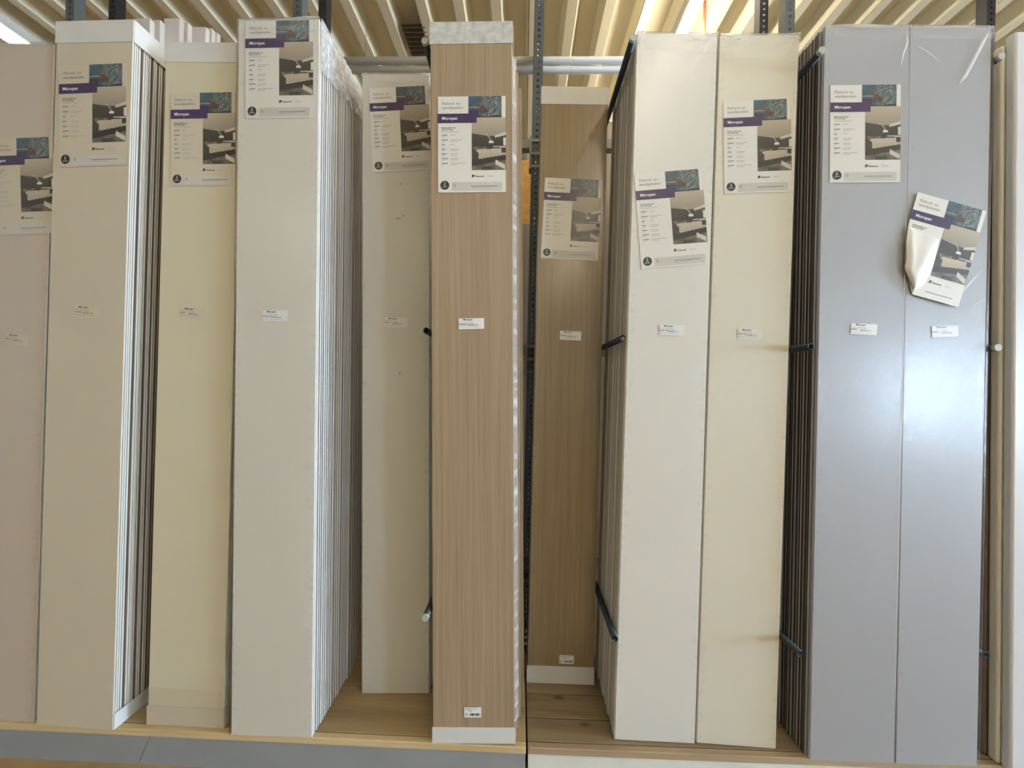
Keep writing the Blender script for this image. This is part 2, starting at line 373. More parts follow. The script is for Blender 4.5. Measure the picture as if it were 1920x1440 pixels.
class Panel:
    def __init__(s, px, label, mface, medge, group=None, cat='panel', t=T, dyaw=0):
        tl, tr, bl, br = px
        A = on_floor(*bl); B = on_floor(*br); d = (B-A); d.z = 0
        yaw = math.atan2(d.y, d.x); yaw = max(-R(2.5), min(R(2.5), yaw)) + dyaw
        c = (A+B)/2; s.n = Vector((math.sin(yaw), -math.cos(yaw), 0)); s.ux = Vector((math.cos(yaw), math.sin(yaw), 0))
        P = [on_plane(q[0], q[1], c, s.n) for q in (tl, tr, bl, br)]
        l2 = [((p-c).dot(s.ux), p.z-ZP) for p in P]
        roll = .5*(math.atan2(l2[0][0]-l2[2][0], l2[0][1]-l2[2][1]) + math.atan2(l2[1][0]-l2[3][0], l2[1][1]-l2[3][1]))
        s.w = .5*((l2[1][0]-l2[0][0]) + (l2[3][0]-l2[2][0]))*math.cos(roll); s.h = .5*((l2[0][1]-l2[2][1])+(l2[1][1]-l2[3][1]))/math.cos(roll)
        xm = sum(q[0] for q in l2)/4 - math.sin(roll)*s.h/2
        loc = c + s.ux*xm; loc.z = ZP + abs(math.sin(roll))*s.w/2 + .0005
        s.root = empty('cladding_panel', loc, (0, roll, yaw)); tag(s.root, label, cat, group)
        s.mw = Matrix.Translation(loc) @ s.root.rotation_euler.to_matrix().to_4x4(); s.inv = s.mw.inverted()
        s.roll, s.yaw, s.loc, s.t = roll, yaw, loc, t; s.mf, s.me = mface, medge
        s.bm = board_mesh(s.w, s.h, t, mface, medge); s.board = obj('board', s.bm, s.root)
    def local(s, px, py):
        p0 = s.mw.translation; return s.inv @ on_plane(px, py, p0, s.n)
    def band(s, z0, z1, m, name='end_cap', depth=None, off=.0014, close=0, x0=None):
        # tape sleeve: a thin ring around the pack, closed over the top (close = 1) or under the foot (close = -1)
        d = (s.t if depth is None else depth)+.0012; a = s.w/2+.0024; t = .0009; e = .0004
        O = [(-a, -off), (a, -off), (a, d), (-a, d)]; I = [(-a+t, -off+t), (a-t, -off+t), (a-t, d-t), (-a+t, d-t)]
        vs = []; fs = []
        for z in (z0, z1): vs += [(x, y, z) for x, y in O]
        za, zb = (z0, z1-t) if close == 1 else ((z0+t, z1) if close == -1 else (z0, z1))
        for z in (za, zb): vs += [(x, y, z) for x, y in I]
        for i in range(4):
            j = (i+1) % 4; fs += [(i, j, 4+j, 4+i), (8+j, 8+i, 12+i, 12+j)]
        fs += [(4, 5, 6, 7), (15, 14, 13, 12)] if close == 1 else [(4+i, 4+(i+1) % 4, 12+(i+1) % 4, 12+i) for i in range(4)]
        fs += [(3, 2, 1, 0), (8, 9, 10, 11)] if close == -1 else [((i+1) % 4, i, 8+i, 8+(i+1) % 4) for i in range(4)]
        return obj(name, mesh(name, vs, fs), s.root, (M[m],))
    def side_tape(s, z0, z1, m, depth, name='bottom_tape'):
        o = MB().box(s.w/2+.0028, s.w/2+.004, .001, depth, z0, z1).build('tape_strip', M[m]); o.matrix_world = s.mw; return o
    def sheet(s, tl, tr, paper='paper', y=-.0016, skip=False, w=None):
        a = s.local(*tl); b = s.local(*tr); ang = math.atan2(b.z-a.z, b.x-a.x); L = math.hypot(b.x-a.x, b.z-a.z)
        o = obj('leaflet', sheet_mesh(paper), s.root); o.location = (a.x, y, a.z); o.rotation_euler = (0, -ang, 0); k = L/PW; o.scale = (k, 1, k)
        print_leaflet(o, skip); return o
    def sticker(s, tl, tr, name, paper='sticker', faded=False):
        a = s.local(*tl); b = s.local(*tr); ang = math.atan2(b.z-a.z, b.x-a.x); L = math.hypot(b.x-a.x, b.z-a.z); k = L/.078
        key = ('st', paper)
        if key not in PAPER:
            mb = MB().box(0, .078, 0, .0004, -.033, 0); me = mesh('sticker', mb.v, mb.f); me.materials.append(M[paper]); PAPER[key] = me
        o = obj('price_sticker', PAPER[key], s.root); o.location = (a.x, -.0019, a.z); o.rotation_euler = (0, -ang, 0); o.scale = (k, 1, k)
        letter('Micropan', .0075, .014, -.0062, -.0003, M['ink'], o, 'brand_lettering', bold=True)
        letter(name, .0058, .001, -.0195, -.0003, M['ink'], o, 'name_lettering', bold=True)
        letter('€60,75 per pak', .0034, .001, -.0275, -.0003, M['greyink'], o, 'price_lettering')
        letter('€15,95 / m²', .0062, .029, -.0225, -.0003, M['ink'], o, 'price_lettering', bold=True)
        letter('Pakinhoud: 2600x250x10 mm', .0030, .029, -.0278, -.0003, M['greyink'], o, 'small_lettering')
        if 'rules' not in PAPER:
            mb = MB(); mb.quad(.001, .0265, -.0117, -.0110, 0); mb.quad(.0268, .0274, -.029, -.0095, 0); mb.quad(.031, .046, -.0125, -.0118, 0); mb.quad(.033, .045, -.0155, -.0148, 0)
            me = mesh('rules', mb.v, mb.f); me.materials.append(M['greyink']); PAPER['rules'] = me
        tag(sub('ruled_lines', PAPER['rules'], o, -.0003), kind='stuff'); return o
    def barcode(s, tl, tr):
        a = s.local(*tl); b = s.local(*tr); k = math.hypot(b.x-a.x, b.z-a.z)/.052
        if 'bc' not in PAPER:
            mb = MB().prism([(0.002, 0), (.05, 0), (.052, .002), (.052, .029), (.05, .031), (.002, .031), (0, .029), (0, .002)], 0, .0004)
            me = mesh('barcode_sticker', [(x, -z, y-.031) for x, y, z in mb.v], mb.f); me.materials.append(M['sticker']); PAPER['bc'] = me
            mb = MB(); x = .0165; rnd = random.Random(3)
            while x < .048:
                w = rnd.choice((.0004, .0008, .0012)); mb.quad(x, x+w, -.0262, -.018, 0); x += w + rnd.choice((.0004, .0006, .0011))
            me = mesh('bars', mb.v, mb.f); me.materials.append(M['ink']); PAPER['bars'] = me
            mb = MB(); mb.quad(.003, .039, -.0045, -.0033, 0); mb.quad(.003, .018, -.0077, -.0066, 0); mb.quad(.012, .025, -.0112, -.0096, 0); mb.quad(.0035, .009, -.022, -.019, 0); mb.quad(.0055, .008, -.0275, -.0225, 0)
            me = mesh('lines', mb.v, mb.f); me.materials.append(M['greyink']); PAPER['bl'] = me
        o = obj('barcode_sticker', PAPER['bc'], s.root); o.location = (a.x, -.0016, a.z); o.scale = (k, 1, k)
        tag(sub('bars', PAPER['bars'], o, -.0007), kind='stuff'); tag(sub('printed_lines', PAPER['bl'], o, -.0007), kind='stuff')
    def film(s, z0=0, z1=None, amp=.0016, fold=.05, seed=0, top=True, sides=(-1, 1), name='plastic_wrap'):
        # stretch film over the front: wrinkles and milky folds grow towards the top and the corners
        z1 = s.h+.002 if z1 is None else z1; d = s.t; w = s.w
        nx, nz = 44, max(12, int((z1-z0)/.006)); prof = []; e0 = .0006 if not sides else .0022
        if -1 in sides: prof += [(-w/2-.0046, d, 'l'), (-w/2-.0046, d*.3, 'l')]
        for i in range(nx+1): prof.append((-w/2-e0+(w+2*e0)*i/nx, -.0042, 'f'))
        if 1 in sides: prof += [(w/2+e0, d*.3, 'r'), (w/2+e0, d, 'r')]
        vs = []; fs = []; fold_v = []
        for j in range(nz+1):
            z = z0+(z1-z0)*j/nz; top_ = max(0, 1-(s.h-z)/.26)
            for (x, y, k) in prof:
                e = min(abs(x-w/2), abs(x+w/2)); edge = max(0, 1-e/.03)
                # long creases fan out from the top corners
                cr = 0
                for sx in (-1, 1):
                    dx, dz = (x-sx*w/2), (s.h-z); rr = math.hypot(dx, dz); th = math.atan2(dz, abs(dx)+1e-6)
                    cr = max(cr, (1-abs(noise.noise((th*7+seed, 3*sx, seed)))*6)*max(0, 1-rr/.16))
                hz = noise.noise((x*9+seed, z*120, seed*1.7)) * max(0, 1-(s.h-z)/(fold*1.6))
                fine = noise.noise((x*45+z*30, z*45-x*25, seed+5))
                a = amp*(.10*abs(fine) + .8*max(0, cr) + 1.0*max(0, hz)*1.6 + .5*edge*abs(noise.noise((x*50, z*60, seed+8))))
                vs.append((x, y-a, z) if k == 'f' else (x, y, z))
                fv = .01 + .3*max(0, hz*2.2-.15) + .3*max(0, cr-.3) + .3*edge*max(0, noise.noise((x*60, z*80, seed+8))-.1)
                if z > s.h-fold: fv += .08
                if z > s.h-.006: fv += .2
                fold_v.append(max(0, min(1, fv)))
        m = len(prof)
        for j in range(nz):
            for i in range(m-1): a = j*m+i; fs.append((a, a+1, a+m+1, a+m))
        if top:
            b = nz*m; t0 = len(vs); f0 = [i for i, p in enumerate(prof) if p[2] == 'f']
            for i in f0: x = prof[i][0]; vs.append((x, d, z1+.002+.002*abs(noise.noise((x*30, 1, seed))))); fold_v.append(.3)
            for q in range(len(f0)-1): fs.append((b+f0[q], b+f0[q+1], t0+q+1, t0+q))
        me = mesh(name, vs, fs); at = me.attributes.new('fold', 'FLOAT', 'POINT'); at.data.foreach_set('value', fold_v)
        me.polygons.foreach_set('use_smooth', [True]*len(me.polygons))
        return obj(name, me, s.root, (M['film'],))
    def sleeve(s, side, drop0, drop1, depth, seed, milky=.8, name='plastic_wrap'):
        # crinkled film hanging over the edges of the stack from its top
        nd, nz = 44, 40; x0 = side*(s.w/2+.0062); vs = []; fs = []; fv = []
        for j in range(nz+1):
            for i in range(nd+1):
                y = depth*i/nd; dr = drop0+(drop1-drop0)*i/nd + .03*noise.noise((y*30, seed, 1)); z = s.h+.003-dr*j/nz
                n = noise.noise((y*60, z*25, seed))+.6*noise.noise((y*140, z*90, seed+3))
                vs.append((x0+side*abs(n)*.005, y, z)); fv.append(max(0, min(.95, milky*(.34+1.0*abs(n))*(1-.45*j/nz))))
        for j in range(nz):
            for i in range(nd): a = j*(nd+1)+i; fs.append((a, a+1, a+nd+2, a+nd+1))
        me = mesh(name, vs, fs); at = me.attributes.new('fold', 'FLOAT', 'POINT'); at.data.foreach_set('value', fv)
        me.polygons.foreach_set('use_smooth', [True]*len(me.polygons))
        o = obj(name, me, None, (M['film'],)); o.matrix_world = s.mw; return o
    def streak(s, pts, width, name='film_crease'):
        # raised crease in the film, along pixel points
        L = [s.local(*p) for p in pts]; vs = []; fs = []
        for i, p in enumerate(L):
            q = L[min(i+1, len(L)-1)]-L[max(i-1, 0)]; n = Vector((-q.z, 0, q.x)).normalized(); wv = width*(1 if 0 < i < len(L)-1 else .3)
            vs += [(p.x-n.x*wv, -.0055, p.z-n.z*wv), (p.x, -.0055-width*.2, p.z), (p.x+n.x*wv, -.0055, p.z+n.z*wv)]
        for i in range(len(L)-1):
            for k in range(2): a = i*3+k; fs.append((a, a+1, a+4, a+3))
        me = mesh(name, vs, fs); at = me.attributes.new('fold', 'FLOAT', 'POINT'); at.data.foreach_set('value', [.5, 1, .5]*len(L))
        return obj(name, me, s.root, (M['film'],))
    def behind(s, seq, label, group, jx=.0008, x0=0, drift=0, start=None, name='cladding_panel', fibre=None):
        # seq: list of (thickness, gap in front, material, edge material, dx, shrink); every panel is a thing of its own
        d = s.t if start is None else start; rnd = random.Random(len(label)); cache = {}
        for k, (t, gap, mf, me_, dx, dh) in enumerate(seq):
            d += gap
            key = (t, mf.name, me_.name, dh)
            if key not in cache: cache[key] = board_mesh(s.w, s.h-dh, t, mf, me_, fibre)
            o = bpy.data.objects.new(name, cache[key]); COL.objects.link(o)
            off = s.mw.to_3x3() @ Vector((x0+dx+drift*k+rnd.uniform(-jx, jx), d, 0)); o.location = s.loc+off; o.location.z = s.loc.z
            o.rotation_euler = s.root.rotation_euler; tag(o, label, 'panel', group)
            d += t
        return d

# ================================================================== THE SETTING
X0, X1, Y0, Y1 = -8.0, DOOR[0], WIN[2], 9.0
ZC = CAMZ + 2.50
tag(MB().box(X0, X1, Y0, Y1, -.1, 0).build('floor', M['floor']), kind='structure')
def wallbox(name, *b): return tag(MB().box(*b).build(name, M['wall']), kind='structure')
wallbox('wall_back', X0, X1, Y1, Y1+.15, 0, ZC+.15)
wallbox('wall_left', X0-.15, X0, Y0, Y1, 0, ZC+.15)
def holed(name, axis, c0, c1, a0, a1, h0, h1, z0, z1):    # a wall with one rectangular opening
    mb = MB()
    for (p, q, r_, t_) in ((a0, h0, 0, ZC+.15), (h1, a1, 0, ZC+.15), (h0, h1, z1, ZC+.15), (h0, h1, 0, z0)):
        if t_-r_ < .01: continue
        mb.box(c0, c1, p, q, r_, t_) if axis == 'x' else mb.box(p, q, c0, c1, r_, t_)
    o = mb.build(name, M['wall']); bm = bmesh.new(); bm.from_mesh(o.data); bmesh.ops.remove_doubles(bm, verts=bm.verts, dist=.0001); bm.to_mesh(o.data); bm.free()
    return tag(o, kind='structure')
holed('wall_right', 'x', X1, X1+.15, Y0, Y1, DOOR[1], DOOR[2], 0, DOOR[3])
holed('wall_front', 'y', Y0-.15, Y0, X0, X1, WIN[0], WIN[1], WIN[3], WIN[4])
# trapezoidal roof deck, one sheet = three ribs
ceil = empty('ceiling', (0, 0, ZC)); tag(ceil, kind='structure')
PT = .25; xr = at_depth(993, 0, 2.5).x
def deck_sheet():
    p = []; D = .105
    for k in range(3):
        x = k*PT; p += [(x, 0), (x+.065, 0), (x+.095, D), (x+.220, D)]
    p += [(3*PT, 0)]
    vs = []; fs = []
    for y in (Y0, Y1):
        for (x, z) in p: vs.append((x, y, z))
        for (x, z) in p: vs.append((x, y, z+.003))
    n = len(p)
    for i in range(n-1):
        fs.append((i, 2*n+i, 2*n+i+1, i+1)); fs.append((n+i, n+i+1, 3*n+i+1, 3*n+i))
    fs.append((0, n, 3*n, 2*n)); fs.append((n-1, 3*n-1, 4*n-1, 2*n-1))
    fs += [(i, i+1, n+i+1, n+i) for i in range(n-1)]; fs += [(2*n+i, 3*n+i, 3*n+i+1, 2*n+i+1) for i in range(n-1)]
    me = mesh('deck_sheet', vs, fs); me.materials.append(M['deck']); return me
DS = deck_sheet(); k = -11
while xr + k*.75 < X1:
    o = bpy.data.objects.new('deck_sheet', DS); COL.objects.link(o); o.parent = ceil; o.location = (xr+k*.75, 0, .0016*(k % 2)); o.scale = (.994, 1, 1)
    k += 1
tag(MB().box(X0-.15, X1+.15, Y0-.15, Y1+.15, ZC+.125, ZC+.2).build('ceiling_backing', M['wall']), kind='structure').name = 'ceiling_slab_1'  # unseen slab closing the roof above the deck

# strip lights along the aisle, three rows, plus a short row added for fill
def strip_light(x, y, hood=False):
    e = empty('strip_light', (x, y, CAMZ+2.36))
    h = MB().prism([(-.075, -.06), (-.032, 0), (.032, 0), (.075, -.06), (.075, -.055), (.024, .04), (-.024, .04), (-.075, -.055)] if hood else [(-.032, 0), (.032, 0), (.024, .04), (-.024, .04)], -.75, .75)
    me = mesh('housing', [(p[0], p[2], p[1]) for p in h.v], h.f); obj('housing', me, e, (M['lampbody'],))
    MB().cyl((0, -.72, -.05), (0, .72, -.05), .026, 14).build('lamp_tube', M['lamp'], e, True)
    for yy in (-.745, .72): MB().box(-.03, .03, yy, yy+.025, -.08, .0).build('socket', M['lampbody'], e)
    for yy in (-.5, .5): MB().cyl((0, yy, .05), (0, yy, .142), .003, 6).build('hanger', M['wire'], e)
    return e
for (x, ys, txt) in ((1.0, (-5.6, -4.0, -2.4, -.8, .8, 2.4, 4.0, 5.6), 'white fluorescent strip light in the row above the white and cream panels'),
                     (-3.56, (-3.8, 2.4, 4.0), 'white fluorescent strip light in the row left of the beige panels'),
                     (-1.3, (-7.0, -5.4, -3.8), 'added fill strip light in the short unseen row across the aisle from the beige panels'),  # unseen lamps added to fill the panel fronts with light
                     (5.5, (.8, 2.4, 4.0), 'white fluorescent strip light in the row on the door side')):
    for y in ys: tag(strip_light(x, y, x < -3), txt, 'strip light', 'strip lights under the roof deck')

# ================================================================== PLATFORMS
yl0 = on_floor(0, 1354).y; Pl = on_floor(2, 1356); Pj = on_floor(986, 1402); Pr = on_floor(1575, 1425)
def platform(name, label, xa, ya, xb, yb, depth, top, nose, kick, planks, seams):
    ang = math.atan2(yb-ya, xb-xa); L = math.hypot(xb-xa, yb-ya)
    e = empty(name, (xa, ya, 0), (0, 0, ang)); tag(e, label, 'platform')
    y = .022
    for w in planks:                                        # boards run along the front
        b = MB().box(0, L, y+.002, y+w-.002, ZP-.022, ZP).build('plank', top, e); bevel_mesh(b.data, .0015); y += w
    n = MB().box(0, L, 0, .021, ZP-.021, ZP+.0005).build('front_edge', nose, e); bevel_mesh(n.data, .002)
    xs = [0] + seams + [L]
    for i in range(len(xs)-1):
        a, b_ = xs[i]+.001, xs[i+1]-.001
        m = MB(); m.prism([(a, .004), (b_, .004), (b_, .012), (a, .012)], 0, 1)
        vs = []
        for (x, yy, zz) in m.v: vs.append((x, yy - (.035 if zz < .5 else 0), ZP-.0212 if zz > .5 else ZP-.075))
        k_ = obj('kick_board', mesh('kick_board', vs, m.f), e, (kick,))
    MB().box(.01, L-.01, .06, y-.02, .0, ZP-.023).build('support_frame', M['lath2'], e)
    return e, L, ang
dirL = (Pj-Pl).normalized(); A = Pl - dirL*1.2
seam = (on_floor(283, 1383, ZP-.03)-A).length
eL, LL, _ = platform('display_platform', 'golden plywood platform with grey kick board and pale pine edge', A.x, A.y, Pj.x, Pj.y, .8, M['ply'], M['lath'], M['greyskirt'], [.19, .22], [seam])
dirR = (Pr-Pj).normalized(); B0 = Pj + dirR*.006; B1 = Pj + dirR*2.6
eR, LR, _ = platform('display_platform', 'weathered plank platform with pale off-white kick board', B0.x, B0.y, B1.x, B1.y, .8, M['plank'], M['lath2'], M['whiteskirt'], [.085, .1, .1, .1], [])
# the yellow sticker on the pale kick board
ps = eR.matrix_world
st = MB().box(0, .034, 0, .0006, -.03, 0).build('yellow_sticker', M['yellow'], eR)
q = on_floor(1341, 1437, ZP-.052); st.location = ((q-Vector((B0.x, B0.y, 0))).dot(dirR), -.021, ZP-.045); st.rotation_euler = (R(-33), R(5), 0)

# ================================================================== PANELS
c = M['core']
# far left pinkish beige pack
P0 = Panel(((-44, 85), (102, 80), (-84, 1348), (63, 1354)), 'pinkish beige tinted panel whose leaflet is cut off by the beige panel beside it', M['pinkbeige'], c)
P0.sheet((-24, 262), (100, 257), 'paperdim'); P0.sticker((12, 625), (55, 629), 'Eiffel wit', 'paperdim'); P0.film(seed=3, fold=.012, amp=.0018, sides=())
P0.behind([(T, .001, M['pinkbeige'], c, 0, 0)]*6, 'pinkish beige panel stacked behind the pinkish beige front panel', 'pinkish beige pack')
# beige pack with brown and white edges
P1 = Panel(((107, 42), (250, 40), (68, 1359), (211, 1370)), 'beige tinted panel with white taped top in front of brown and white edged panels', M['beige'], c)
P1.sheet((112, 125), (238, 119), 'paperdim'); P1.sticker((141, 573), (188, 575), 'Concrete', 'paperdim')
br = M['brownedge']
d1 = P1.behind([(.0125, .0025, M['beige'], c, -.0005, 0)], 'white edged panel directly behind the beige front panel', 'beige pack')
seq = [(.008, br, -.001), (.011, c, 0), (.011, c, .0006), (.009, br, -.001), (.011, c, .0004), (.007, br, -.001), (.012, c, -.001), (.006, br, -.001), (.003, c, -.002), (.014, br, -.001)]
d = d1
for (t, m_, dx) in seq:
    d = P1.behind([(t, .0004, M['beige'] if m_ is c else br, m_, dx, 0)],
                  'white edged panel in the stack behind the beige front panel' if m_ is c else 'brown edged panel in the stack behind the beige front panel',
                  'beige pack white edges' if m_ is c else 'beige pack brown edges', start=d)
P1.band(P1.h-.066, P1.h+.002, 'cap', close=1); tag(P1.side_tape(.001, .05, 'cap', d), 'white tape around the foot of the brown and white edged panels', 'tape')
tag(P1.side_tape(P1.h-.066, P1.h+.002, 'cap', d), 'shiny white tape along the top edges of the brown and white edged panels', 'tape')
o = MB().box(-P1.w/2, P1.w/2, P1.t+.003, d, P1.h+.0008, P1.h+.002).build('tape_strip', M['cap']); o.matrix_world = P1.mw; tag(o, 'white tape lying over the top ends of the brown and white edged panels', 'tape')
# cream pack
P3 = Panel(((313, 82), (452, 82), (275, 1359), (420, 1365)), 'cream tinted panel with taped top and bottom between the beige pack and the white stack', M['cream'], c)
P3.sheet((321, 175.5), (442, 173.5), 'paperdim'); P3.sticker((340, 576), (384, 579), 'Beach', 'paperdim')
P3.band(P3.h-.060, P3.h+.002, 'cap', close=1); P3.band(0, .060, 'beige'); tag(P3.side_tape(.001, .06, 'beige', .036), 'pale tape around the foot of the cream pack', 'tape'); P3.film(z1=.12, top=False, seed=9, fold=.001)
P3.behind([(T, .003, M['cream'], c, 0, 0)]*2, 'cream panel stacked behind the cream front panel', 'cream pack')
# tall white stack
P4 = Panel(((447, 38), (600, 38), (434, 1378), (584, 1385)), 'white panel under crinkled film in front of the deep stack of white panels', M['white'], c)
P4.sheet((461, 41), (588, 38), 'paper'); P4.sticker((493, 582.5), (540, 582.5), 'Donna wit')
sq = []
for k in range(28):
    sq.append((T, .0014, M['white'], c, (.0022 if k in (8, 12, 18, 20) else 0) - (.002 if 12 < k < 18 else 0) - (.003 if k > 20 else 0) - (.004 if k > 24 else 0), .0 if k < 14 else .004))
d4 = P4.behind(sq, 'white panel in the deep stack behind the white film wrapped front panel', 'deep white stack', fibre=M['fibre'])
P4.film(fold=.062, seed=1, amp=.0026, sides=(-1,)); tag(P4.sleeve(1, .16, .10, d4, 2, 1.5), 'crinkled clear film over the top edges of the deep white stack', 'plastic wrap')
# off-white panel standing back
P5 = Panel(((680, 143), (805, 139), (678, 1300), (805, 1303)), 'scuffed off-white panel standing back beside the oak front panel', M['offwhite'], c)
P5.sheet((692, 166.5), (803, 161), 'paper'); P5.sticker((721, 595), (764, 596), 'Donna', 'paper'); P5.film(seed=5, fold=.03, amp=.0022)
P5.behind([(T, .001, M['offwhite'], c, 0, 0)]*9, 'off-white panel behind the scuffed off-white front panel', 'off-white pack')  # most of these added to thicken the pack and block light
for k, (x, y, w_, h_) in enumerate(((716, 315, 5, 3), (722, 318, 3, 6), (752, 345, 5, 3), (747, 410, 8, 4), (757, 404, 4, 3), (750, 700, 3, 8))):
    q = P5.local(x, y); m_ = mesh('scuff', [(q.x+random.uniform(.7, 1.1)*w_*.0015*math.cos(a*.9), -.0008, q.z+random.uniform(.6, 1.1)*h_*.0012*math.sin(a*.9)) for a in range(7)], [tuple(range(7))])
    obj('scuff_mark', m_, P5.root, (M['paleink'],))
# oak front pack
OA = Panel(((808, 45), (959, 43), (811, 1393), (966, 1398)), 'oak veneer panel with white taped ends in the front row', M['oak'], M['core'])
OA.sheet((821, 182), (948, 180.5)); OA.sticker((860, 597.5), (907.5, 596.5), 'Tafeleiken'); OA.barcode((870.5, 1325), (902.5, 1325.5))
OA.band(OA.h-.066, OA.h+.001, 'dirtycap', depth=T, close=1); OA.band(0, .049, 'cap', depth=T)
d = T
for (nn, dx, dh) in ((2, .004, .0), (2, .012, .06), (2, .018, .08), (3, .030, .10)):
    for q in range(nn):
        d += .002; o = OA.behind([(T, 0, M['oak'], M['core'], dx, dh)], 'oak panel behind the front oak panel, shifted towards the slotted post', 'front oak stack', start=d)
        d = o
    d += .014
vs = []; fv = []; nz = 160
for j in range(nz+1):
    z = .06+(OA.h-.16)*j/nz; n = noise.noise((1, z*14, 3)); m2 = noise.noise((5, z*60, 9))
    for i, (x, y) in enumerate(((.0005, .004), (.005+.002*m2, .010), (.009+.003*n, .016), (.014+.003*n, .022))): vs.append((OA.w/2+x*.85, y+.0015*m2*i, z)); fv.append(.22+.75*abs(m2))
me = mesh('film_seam', vs, [(j*4+i, j*4+i+1, j*4+i+5, j*4+i+4) for j in range(nz) for i in range(3)])
me.attributes.new('fold', 'FLOAT', 'POINT').data.foreach_set('value', fv); obj('film_seam', me, OA.root, (M['film'],))
# oak panel standing back
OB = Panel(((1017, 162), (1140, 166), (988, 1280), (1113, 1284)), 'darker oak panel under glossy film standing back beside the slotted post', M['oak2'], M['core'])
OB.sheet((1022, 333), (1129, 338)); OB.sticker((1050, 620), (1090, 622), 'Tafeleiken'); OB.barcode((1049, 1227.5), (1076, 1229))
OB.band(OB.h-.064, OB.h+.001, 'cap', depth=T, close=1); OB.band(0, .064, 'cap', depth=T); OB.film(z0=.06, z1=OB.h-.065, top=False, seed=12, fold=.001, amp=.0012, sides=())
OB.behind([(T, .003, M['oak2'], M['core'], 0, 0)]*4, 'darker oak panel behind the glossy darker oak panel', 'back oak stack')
# bright white and warm white pair
PC = Panel(((1195, 63), (1345, 65), (1152, 1388), (1303, 1394)), 'bright white film wrapped panel with tilted leaflet beside the rack peg', M['brightwhite'], c)
PC.sheet((1189, 327), (1316, 316.5)); PC.sticker((1236, 608.5), (1283, 610), 'Plaster wit')
sq = [(T, .0006 if k % 2 else .0030, M['brightwhite'], c, .0016*((k//2) % 3)-.001, 0) for k in range(24)]
dC = PC.behind(sq, 'white panel in the deep stack behind the bright white front panel', 'bright white stack', fibre=M['palefibre'])
PC.film(fold=.055, seed=21, amp=.0026, sides=()); tag(PC.sleeve(-1, .13, .07, dC, 22, .8), 'crinkled clear film over the top edges of the stack behind the bright white panel', 'plastic wrap')
PD = Panel(((1350, 65), (1498, 70), (1306, 1394), (1455, 1404)), 'warm white film wrapped panel between the bright white panel and the grey pack', M['warmwhite'], c)
PD.sheet((1355.5, 191.5), (1482, 185.5)); PD.sticker((1383, 616), (1429, 618), 'Plaster wit', 'paper')
PD.film(seed=31, fold=.072, amp=.0026, sides=())
PD.behind([(T, .0012, M['warmwhite'], c, 0, 0)]*7, 'warm white panel stacked behind the warm white front panel', 'warm white stack')
# grey metallic pair
PE = Panel(((1547, 52), (1705, 50), (1518, 1425), (1677, 1432)), 'metallic grey panel with straight leaflet under film beside the warm white panel', M['grey'], M['grey'])
PE.sheet((1556, 160.5), (1688, 159)); PE.sticker((1595, 606), (1644, 608.5), 'Metallic')
sq = [(T, .0006 if k % 2 else .003, M['grey'], (M['core'] if k in (3, 6) else M['brownedge'] if k % 3 else M['grey']), (-.003 if k in (5, 9) else .001*(k % 3)), 0) for k in range(11)]
dE = PE.behind(sq, 'grey panel stacked behind the metallic grey panel with straight leaflet', 'grey pack', fibre=M['shadefibre'], x0=-.0035)
PE.film(fold=.045, seed=41, amp=.0022, sides=()); tag(PE.sleeve(-1, .10, .07, dE, 42, .3), 'crinkled clear film over the top edges of the grey pack', 'plastic wrap')
PF = Panel(((1708, 50), (1859, 53), (1679, 1432), (1833, 1437)), 'metallic grey panel with slanted torn leaflet under film', M['grey'], M['grey'])
PF.sticker((1746, 612), (1795, 610.5), 'Metallic'); PF.film(seed=51, fold=.035, amp=.0022, sides=(1,))
PF.behind([(T, .001, M['grey'], M['grey'], 0, 0)]*6, 'grey panel stacked behind the grey panel with slanted leaflet', 'grey pack', x0=-.001)
# slanted leaflet, its lower left corner torn off and the paper above it blistering away from the panel
mb = MB().prism([(0, 0), (0, -.3*PH), (.02*PW, -.47*PH), (.12*PW, -.75*PH), (.33*PW, -PH), (PW, -PH), (PW, 0)], 0, .0004)
tm = mesh('torn_leaflet', [(x, z, y) for x, y, z in mb.v], [f[::-1] for f in mb.f]); tm.materials.append(M['paper']); PAPER['torn'] = tm
fl = PF.sheet((1717, 362), (1845, 398), 'torn', y=-.0062, skip=True)
letter('Brede panelen met\neen mircovoeg', .0056, .055*PW, -.332*PH, -.0003, M['ink'], fl, 'heading_lettering', bold=True)
def lerp(pts, v):
    for (v0, u0), (v1, u1) in zip(pts, pts[1:]):
        if v <= v1: t = (v-v0)/(v1-v0); t = t*t*(3-2*t); return u0*(1-t)+u1*t
    return pts[-1][1]
vs = []; fs = []; nu, nv = 20, 30
for j in range(nv+1):
    v = .36+.62*j/nv; ul = lerp([(.36, -.005), (.47, .01), (.75, .09), (.98, .32)], v); ur = lerp([(.36, .06), (.40, .47), (.70, .49), (.86, .45), (.98, .33)], v)
    for i in range(nu+1):
        u = i/nu; edge = math.sin(math.pi*min(1, max(0, (v-.34)/.66)))
        lift = edge*(.016*(1-u)**.7*min(1, u*5+.35) + .004*math.sin(u*5+v*7)*u*(1-u)*4)
        vs.append(((ul+(ur-ul)*u)*PW, -.0010-max(0, lift)-.0012*abs(noise.noise((u*3, v*9, 2)))*edge, -v*PH))
for j in range(nv):
    for i in range(nu): a = j*(nu+1)+i; fs.append((a+nu+1, a+nu+2, a+1, a))
cm = mesh('torn_flap', vs, fs); cm.polygons.foreach_set('use_smooth', [True]*len(fs)); obj('torn_flap', cm, fl, (M['paper'],))
PF.streak([(1850, 62), (1838, 84), (1822, 115), (1806, 145), (1795, 160)], .006)
PF.streak([(1838, 505), (1815, 530), (1790, 560)], .003); PF.streak([(1842, 560), (1826, 570), (1812, 585)], .002)
